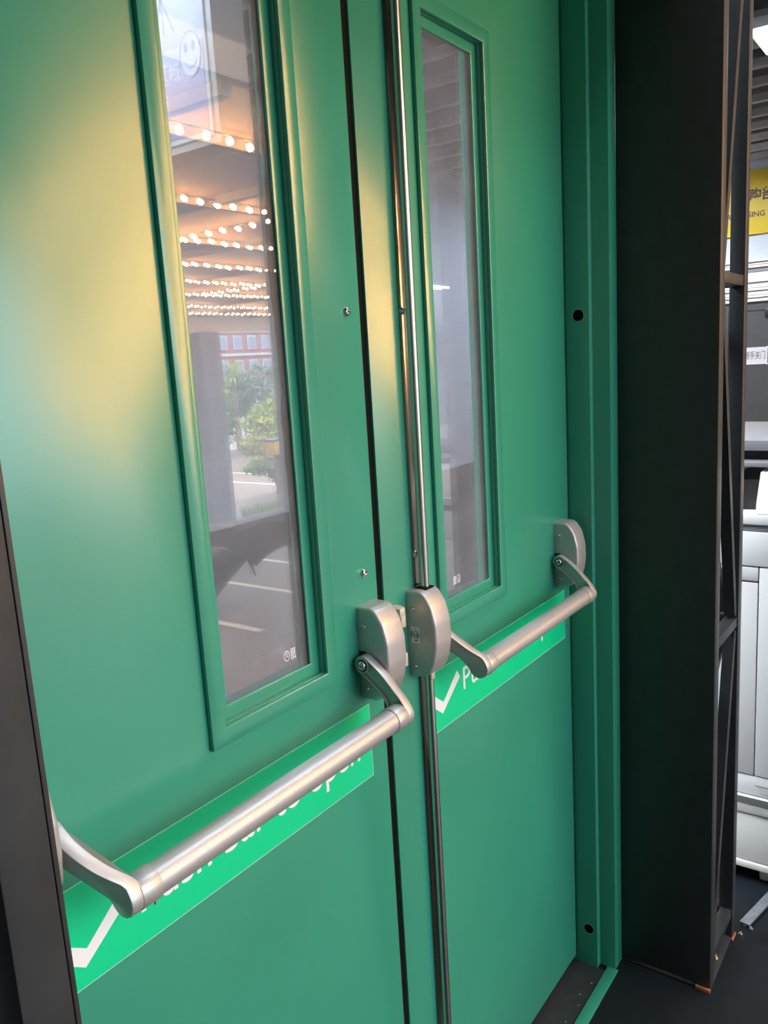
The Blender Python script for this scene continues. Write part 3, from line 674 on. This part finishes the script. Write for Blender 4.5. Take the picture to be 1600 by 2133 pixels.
tag(vbox('low_wall', 14, 22.0, 23.2, 23.5, ZG - 0.03, -0.55, 'low_wall'), 'pale low wall across the sunlit road', 'wall', kind='structure')
tag(vbox('kerb', 9.6, 16, 10.36, 10.60, ZG, ZG + 0.28, 'curb', bev=0.02), 'dark raised kerb in front of the grass strip', 'kerb')
pil = vbox('brick_pillar', 10.28, 10.80, 11.75, 12.3, ZG, 2.36, 'curb')
def pillar_mat():
    m = bpy.data.materials.new('dark_brick'); m.use_nodes = True; nt = m.node_tree; b = nt.nodes['Principled BSDF']
    tc = nt.nodes.new('ShaderNodeTexCoord'); mp = nt.nodes.new('ShaderNodeMapping'); mp.inputs['Rotation'].default_value = (math.pi / 2, 0, 0)
    br = nt.nodes.new('ShaderNodeTexBrick'); br.inputs['Scale'].default_value = 1; br.inputs['Brick Width'].default_value = 0.22; br.inputs['Row Height'].default_value = 0.07; br.inputs['Mortar Size'].default_value = 0.008
    br.inputs['Color1'].default_value = (0.07, 0.065, 0.06, 1); br.inputs['Color2'].default_value = (0.11, 0.10, 0.09, 1); br.inputs['Mortar'].default_value = (0.05, 0.05, 0.05, 1)
    nt.links.new(tc.outputs['Object'], mp.inputs[0]); nt.links.new(mp.outputs[0], br.inputs['Vector']); nt.links.new(br.outputs[0], b.inputs['Base Color'])
    b.inputs['Roughness'].default_value = 0.9
    return m
pil.data.materials[0] = pillar_mat(); tag(pil, 'dark brick pillar holding the canopy edge', 'pillar')
wl_ = vbox('wall_outer', 9.2, 10.27, 12.3, 12.5, ZG, 2.36, 'shop_grey'); tag(wl_, 'grey wall with a pale window frame beside the pillar', 'wall', kind='structure')
vbox('window_frame', 10.12, 10.17, 12.26, 12.3, -1.1, 2.3, 'low_wall', wl_); vbox('window_frame', 9.2, 10.17, 12.26, 12.3, -1.15, -1.10, 'low_wall', wl_)

tag(vbox('added_wall_yard', -1.65, -1.35, 1.77, 15, ZG, 5.0, 'grey_wall'), 'unseen dark grey wall added left of the canopy to block side light', 'wall', kind='structure')  # added out of view so no sky light reaches the doors from the left
can = empty('canopy', (2, -6, 2.71), 'brown timber canopy ceiling strung with warm bulbs', 'canopy', kind='structure')
prism('roof_panel', [(0.14, -1.66), (1.85, -1.66), (13.2, -11.4), (17, -11.4), (17, -12.06), (5.1, -12.06)], 'z', 2.71, 2.85, 'canopy', can)
fa = vbox('fascia', 5.1, 17, 12.0, 12.15, 2.36, 2.85, 'fascia', can); vbox('fascia_drip', 5.1, 17, 11.96, 12.19, 2.345, 2.375, 'low_wall', can)
ROWS = [(v, -1.04 + 0.48 * (v + 0.765), -1.04 + 1.135 * (v + 0.765)) for v in (2.23, 3.40, 4.62, 5.81, 7.04, 8.30, 9.95, 11.2)]
for i in range(-4, 11):
    x = i * 1.5
    v0 = max(1.75, (x + 1.04) / 1.16 - 0.765)
    v1 = min(12.0, (x + 1.04) / 0.48 - 0.765)
    if v0 < v1 - 0.5: vbox('beam', x - 0.03, x + 0.03, v0, v1, 2.655, 2.71, 'beam', can)
bulb_bm = bmesh.new(); bmesh.ops.create_icosphere(bulb_bm, subdivisions=2, radius=0.017)
bulb_me = bpy.data.meshes.new('bulb'); bulb_bm.to_mesh(bulb_me); bulb_bm.free(); bulb_me.materials.append(M['bulb'])
for p in bulb_me.polygons: p.use_smooth = True
ordn = ['first', 'second', 'third', 'fourth', 'fifth', 'sixth', 'seventh', 'eighth']
def string(name, a, b, label, step=0.15):
    a = Vector(a); b = Vector(b); n = int((b - a).length / step)
    t = empty(name, (a + b) / 2, label, 'light string', 'warm bulb strings under the canopy')
    bm = bmesh.new(); cyl_bm(bm, a + Vector((0, 0, 0.028)), b + Vector((0, 0, 0.028)), 0.004, 6); from_bm('wire', bm, 'wire', t)
    for k in range(n):
        p = a + (b - a) * ((k + 0.5 + 0.10 * (random.random() - 0.5)) / n) + Vector((0, 0.02 * (random.random() - 0.5), 0.012 * (random.random() - 0.5)))
        o = bpy.data.objects.new('bulb', bulb_me); link(o, t, p)
for i, (v, x0, x1) in enumerate(ROWS):
    vbox('beam', x0, x1, v + 0.06, v + 0.10, 2.65, 2.71, 'beam', can)
    string('light_string', V(x0, v, 2.655), V(x1, v, 2.655), 'warm bulb string along the canopy, ' + ordn[i] + ' row from the doors')
string('light_string', V(3.76, 3.55, 2.655), V(3.76, 4.75, 2.655), 'short warm bulb string running crosswise between the second and third rows')
string('light_string', V(7.30, 7.2, 2.655), V(7.30, 8.3, 2.655), 'short warm bulb string running crosswise between the fifth and sixth rows')

# ---- parked scooter under a black cover
sc = empty('covered_scooter', V(6.2, 7.0, ZG), 'parked scooter draped with a black cloth cover on the paving', 'scooter')
def cloth():
    # draped sheet: a grid over the handlebar, hem falling in points
    bm = bmesh.new(); nu, nv = 44, 14; g = []
    d = Vector((0.78, -0.626)).normalized()
    for i in range(nu + 1):
        u = i / nu; row = []
        s = -0.62 + 1.57 * u
        def pl(tab):
            for (a, za), (b, zb) in zip(tab, tab[1:]):
                if u <= b: return za + (zb - za) * (u - a) / (b - a)
            return tab[-1][1]
        top = pl([(0, -0.52), (0.12, -0.44), (0.33, -0.42), (0.53, -0.51), (0.74, -0.41), (1.0, -0.47)])
        h = pl([(0, -0.64), (0.06, -0.67), (0.36, -0.69), (0.52, -0.88), (0.61, -1.00), (0.72, -0.87), (0.87, -0.74), (0.98, -0.90), (1.0, -0.88)])
        for j in range(nv + 1):
            v = j / nv; z = top + (h - top) * v
            off = 0.05 * math.sin(u * 16) * v + 0.10 * math.sin(v * 1.5)
            p = V(6.25 + d.x * s - d.y * off * -1, 7.15 + d.y * s - d.x * off, z)
            row.append(bm.verts.new(p))
        g.append(row)
    for i in range(nu):
        for j in range(nv): bm.faces.new((g[i][j], g[i + 1][j], g[i + 1][j + 1], g[i][j + 1]))
    gg = bmesh.ops.extrude_face_region(bm, geom=list(bm.faces)); bmesh.ops.translate(bm, verts=[e for e in gg['geom'] if isinstance(e, bmesh.types.BMVert)], vec=(0.03, -0.03, 0))
    bmesh.ops.recalc_face_normals(bm, faces=bm.faces)
    return from_bm('cover', bm, 'cloth', sc, 60)
cloth()
prism('leg_shield', [(6.38, -0.77), (6.79, -1.03), (6.41, -1.25), (6.18, -1.40), (6.02, -1.498), (5.70, -1.498), (5.80, -0.95)], 'y', V(0, 7.60, 0).y, V(0, 7.36, 0).y, 'cloth', sc, bev=0.02)
prism('brake_lever', [(6.317, -0.70), (6.424, -0.78), (6.517, -0.975), (6.556, -1.17), (6.464, -0.97), (6.38, -0.80)], 'y', V(0, 7.02, 0).y, V(0, 6.99, 0).y, 'dark_plastic', sc)
for (x, v) in ((5.75, 7.75), (5.2, 8.2)):
    c = V(x, v, ZG + 0.2); bm = bmesh.new()
    cyl_bm(bm, c + Vector((-0.03, -0.05, 0)), c + Vector((0.03, 0.05, 0)), 0.2, 28); from_bm('wheel', bm, 'dark_plastic', sc, 40)

# ---- yellow box on a post
yb = empty('meter_post', V(11.35, 10.9, ZG), 'tan post carrying a yellow box with dark lid, by the grass', 'post')
vbox('post', 11.18, 11.46, 10.70, 10.88, ZG, -0.16, 'post_tan', yb, bev=0.01); vbox('yellow_case', 10.98, 11.62, 10.66, 10.92, -0.16, 0.115, 'box_yellow', yb, bev=0.01); vbox('lid', 10.95, 11.65, 10.65, 10.93, 0.115, 0.155, 'dark_plastic', yb, bev=0.005)

# ---- vegetation
def foliage(name, m, parent, blobs, n, size, seed, droop=0.0):
    r = random.Random(seed); verts = []; faces = []
    for (c, rad) in blobs:
        for i in range(n):
            while True:
                p = Vector((r.uniform(-1, 1), r.uniform(-1, 1), r.uniform(-1, 1)))
                if 0.25 < p.length < 1.0: break
            p = p.normalized() * (p.length ** 0.45); p *= 0.82 + 0.3 * noise.noise(p * 2.3 + Vector((seed, 0, 0)))
            q = Vector(c) + Vector((p.x * rad[0], p.y * rad[1], p.z * rad[2]))
            nrm = (p + Vector((r.gauss(0, .6), r.gauss(0, .6), r.gauss(0.4, .6)))).normalized()
            a = nrm.orthogonal().normalized(); a.rotate(Matrix.Rotation(r.uniform(0, 6.28), 3, nrm)); b = nrm.cross(a)
            s = size * r.uniform(0.6, 1.25); k = len(verts)
            verts += [q - a * s, q + b * s * 0.42 - nrm * 0.05 * s, q + a * s - nrm * s * (0.25 + droop), q - b * s * 0.42 - nrm * 0.05 * s]; faces.append((k, k + 1, k + 2, k + 3))
    me = bpy.data.meshes.new(name); me.from_pydata([tuple(v) for v in verts], [], faces); me.update(); me.materials.append(M[m])
    o = bpy.data.objects.new(name, me); link(o, parent); o['kind'] = 'stuff'
    return o
def tree(name, label, base, blobs, m, n, size, seed, trunk_r=0.08, cat='tree', group='trees and shrubs beyond the road'):
    t = empty(name, base, label, cat, group)
    foliage('foliage', m, t, blobs, n, size, seed)
    top = Vector(blobs[0][0]); bm = bmesh.new(); cyl_bm(bm, base, top, trunk_r, 10, trunk_r * 0.5); from_bm('trunk', bm, 'bark', t, 60)
    return t
tree('leafy_tree', 'bright green leafy tree at the right, nearest the road', V(20.8, 18.6, ZG), [(V(20.8, 18.6, 0.0), (1.7, 1.3, 1.25)), (V(21.6, 18.2, 0.75), (1.2, 1.0, 0.8)), (V(19.6, 18.8, -0.35), (1.3, 1.0, 1.0))], 'leaf_light', 1700, 0.13, 1)
tree('leafy_tree', 'mid green leafy tree at the left beside the pillar', V(19.0, 21.4, ZG), [(V(19.0, 21.4, 0.0), (1.5, 1.2, 1.4)), (V(17.6, 21.8, -0.2), (1.6, 1.2, 1.2))], 'leaf_mid', 1700, 0.13, 2)
tree('leafy_tree', 'dark hazy tree rising behind the green ones', V(25.5, 24.5, ZG), [(V(25.5, 24.5, 0.4), (3.0, 2.0, 1.6)), (V(23.0, 25.5, 0.5), (2.5, 2.0, 1.4)), (V(28.5, 23.5, 0.6), (2.2, 2.0, 1.4))], 'leaf_dark', 1500, 0.17, 3)
for k, (x, v, s, lb) in enumerate(((-2, 24, 2.0, 'broad green tree far left across the road'), (8, 26, 2.2, 'broad green tree across the road left of the pillar'), (34, 22, 2.4, 'broad green tree far right across the road'))):
    tree('leafy_tree', lb, V(x, v, ZG), [(V(x, v, 0.6), (3.0 * s / 2, 2, 1.8)), (V(x + 3, v, 0.3), (2.6, 2, 1.5))], 'leaf_mid', 1300, 0.2, 20 + k)
tree('yellow_shrub', 'yellow-green clipped shrub low beside the pillar', V(17.2, 17.3, ZG), [(V(17.2, 17.3, -0.75), (0.75, 0.6, 0.42))], 'leaf_yellow', 1500, 0.07, 4, 0.03, 'shrub')
tree('leafy_shrub', 'glossy green shrub branch reaching over the road beside the yellow box', V(13.6, 13.2, ZG), [(V(13.85, 13.0, -0.25), (0.80, 0.5, 0.42)), (V(13.1, 13.15, -0.72), (0.62, 0.4, 0.22)), (V(13.6, 12.9, -0.95), (0.55, 0.4, 0.30))], 'leaf_light', 230, 0.13, 5, 0.03, 'shrub')
# palm with fan leaves
pm = empty('fan_palm', V(21.4, 22.4, ZG), 'bright fan palm behind the leafy trees', 'palm', 'trees and shrubs beyond the road')
bm = bmesh.new(); r5 = random.Random(5); hub = V(21.4, 22.4, 1.35)
for k in range(60):
    az = r5.uniform(0, 6.28); el = r5.uniform(-0.5, 1.2); d = Vector((math.cos(az) * math.cos(el), math.sin(az) * math.cos(el), math.sin(el))); s = d.cross(Vector((0, 0, 1))).normalized() * 0.035; L = r5.uniform(0.7, 1.05)
    a = bm.verts.new(hub + d * 0.05 - s * 0.3); b = bm.verts.new(hub + d * L * 0.6 - s); c = bm.verts.new(hub + d * L - Vector((0, 0, 0.18))); e = bm.verts.new(hub + d * L * 0.6 + s); bm.faces.new((a, b, c, e))
from_bm('fan_leaves', bm, 'leaf_light', pm)['kind'] = 'stuff'
bm = bmesh.new(); cyl_bm(bm, V(21.4, 22.4, ZG), hub, 0.12, 10, 0.09); from_bm('trunk', bm, 'bark', pm, 60)
# grass strip
r6 = random.Random(6); verts = []; faces = []
for i in range(2600):
    x = r6.uniform(10.85, 15.0); v = r6.uniform(11.2, 11.70); h = r6.uniform(0.12, 0.34); a = r6.uniform(0, 6.28); w_ = 0.012
    p = V(x, v, ZG); dx, dy = math.cos(a) * w_, math.sin(a) * w_; lean = Vector((r6.uniform(-.12, .12), r6.uniform(-.12, .12), 0)); k = len(verts)
    verts += [(p.x - dx, p.y - dy, p.z), (p.x + dx, p.y + dy, p.z), tuple(p + lean + Vector((0, 0, h)))]; faces.append((k, k + 1, k + 2))
me = bpy.data.meshes.new('grass'); me.from_pydata(verts, [], faces); me.materials.append(M['leaf_light']); o = bpy.data.objects.new('grass_strip', me); link(o)
tag(o, 'sunlit grass strip along the dark kerb', 'grass', kind='stuff')

# ---- far buildings
def building(name, label, x0, x1, v, depth, z0, z1, m, cols, rows, ww, wh):
    t = empty(name, V((x0 + x1) / 2, v, z0), label, 'building')
    vbox('wall', x0, x1, v, v + depth, z0, z1, m, t)
    for i in range(cols):
        for j in range(rows):
            cx = x0 + (x1 - x0) * (i + 0.5) / cols; cz = z0 + (z1 - z0) * (j + 0.5) / rows
            f = vbox('window', cx - ww / 2, cx + ww / 2, v - 0.08, v + 0.02, cz - wh / 2, cz + wh / 2, 'bld_white', t)
            vbox('pane', cx - ww / 2 + 0.12, cx + ww / 2 - 0.12, v - 0.11, v - 0.075, cz - wh / 2 + 0.12, cz + wh / 2 - 0.12, 'bld_glass', f)
    for j in range(rows + 1):
        z = z0 + (z1 - z0) * j / rows
        vbox('floor_band', x0, x1, v - 0.15, v, z - 0.12, z + 0.12, 'bld_white', t)
    return t
building('apartment_building', 'red apartment building with white bands far behind the trees', 52, 59.5, 56, 8, -1.5, 7.5, 'bld_red', 4, 4, 1.1, 1.3)
building('apartment_building', 'white tower with blue windows beside the red building', 60.2, 66, 57, 8, -1.5, 12.5, 'bld_white', 3, 5, 1.1, 1.6)

# ---- lit shop bay mirrored in the right-hand glass
tag(vbox('floor_shop', 7.0, 12.2, 2.0, 6.4, -0.1, 0.0, 'shop_grey'), 'grey shop floor beside the canopy', 'floor', kind='structure')
tag(vbox('wall_shop_back', 6.7, 12.2, 6.3, 6.42, 0, 7.0, 'shop_grey'), 'grey back wall of the shop bay', 'wall', kind='structure')
tag(vbox('wall_shop_side', 12.2, 12.32, 2.0, 6.42, 0, 3.35, 'shop_grey'), 'grey side wall of the shop bay', 'wall', kind='structure')
tag(prism('ceiling_shop', [(2.0, -1.75), (12.3, -1.75), (12.3, -6.38), (7.42, -6.38)], 'z', 3.35, 3.45, 'shop_grey'), 'grey ceiling of the shop bay', 'ceiling', kind='structure')
for (x, v, z, L, lb) in ((9.4, 5.0, 3.18, 0.5, 'short tube lamp of the shop bay, nearest the doors'), (10.7, 5.7, 3.18, 0.7, 'tube lamp of the shop bay, deeper and to the right'), (9.95, 6.1, 2.62, 0.9, 'low tube lamp on the shop back wall, left'), (11.3, 6.2, 2.55, 0.5, 'low tube lamp on the shop back wall, right')):
    t = empty('tube_lamp', V(x, v, z), lb, 'lamp', 'tube lamps of the shop bay')
    vbox('tube', x - L / 2, x + L / 2, v - 0.03, v + 0.03, z, z + 0.03, 'tube', t, bev=0.008); vbox('fitting', x - L / 2, x + L / 2, v - 0.04, v + 0.04, z + 0.03, z + 0.07, 'lamp_body', t)
su = empty('shelf_unit', V(11.1, 6.1, 0), 'shelf unit with light wooden boards in the shop bay', 'shelf')
for z in (0.4, 0.85, 1.29, 1.56, 1.84): vbox('shelf_board', 10.55, 11.95, 5.95, 6.28, z, z + 0.045, 'wood', su)
for x in (10.55, 11.2, 11.92): vbox('upright', x, x + 0.03, 5.95, 6.28, 0, 2.1, 'low_wall', su)
tag(vbox('picture', 10.30, 10.86, 5.88, 5.93, 1.42, 2.02, 'dark_picture', bev=0.004), 'dark framed picture in front of the wooden shelves', 'picture')
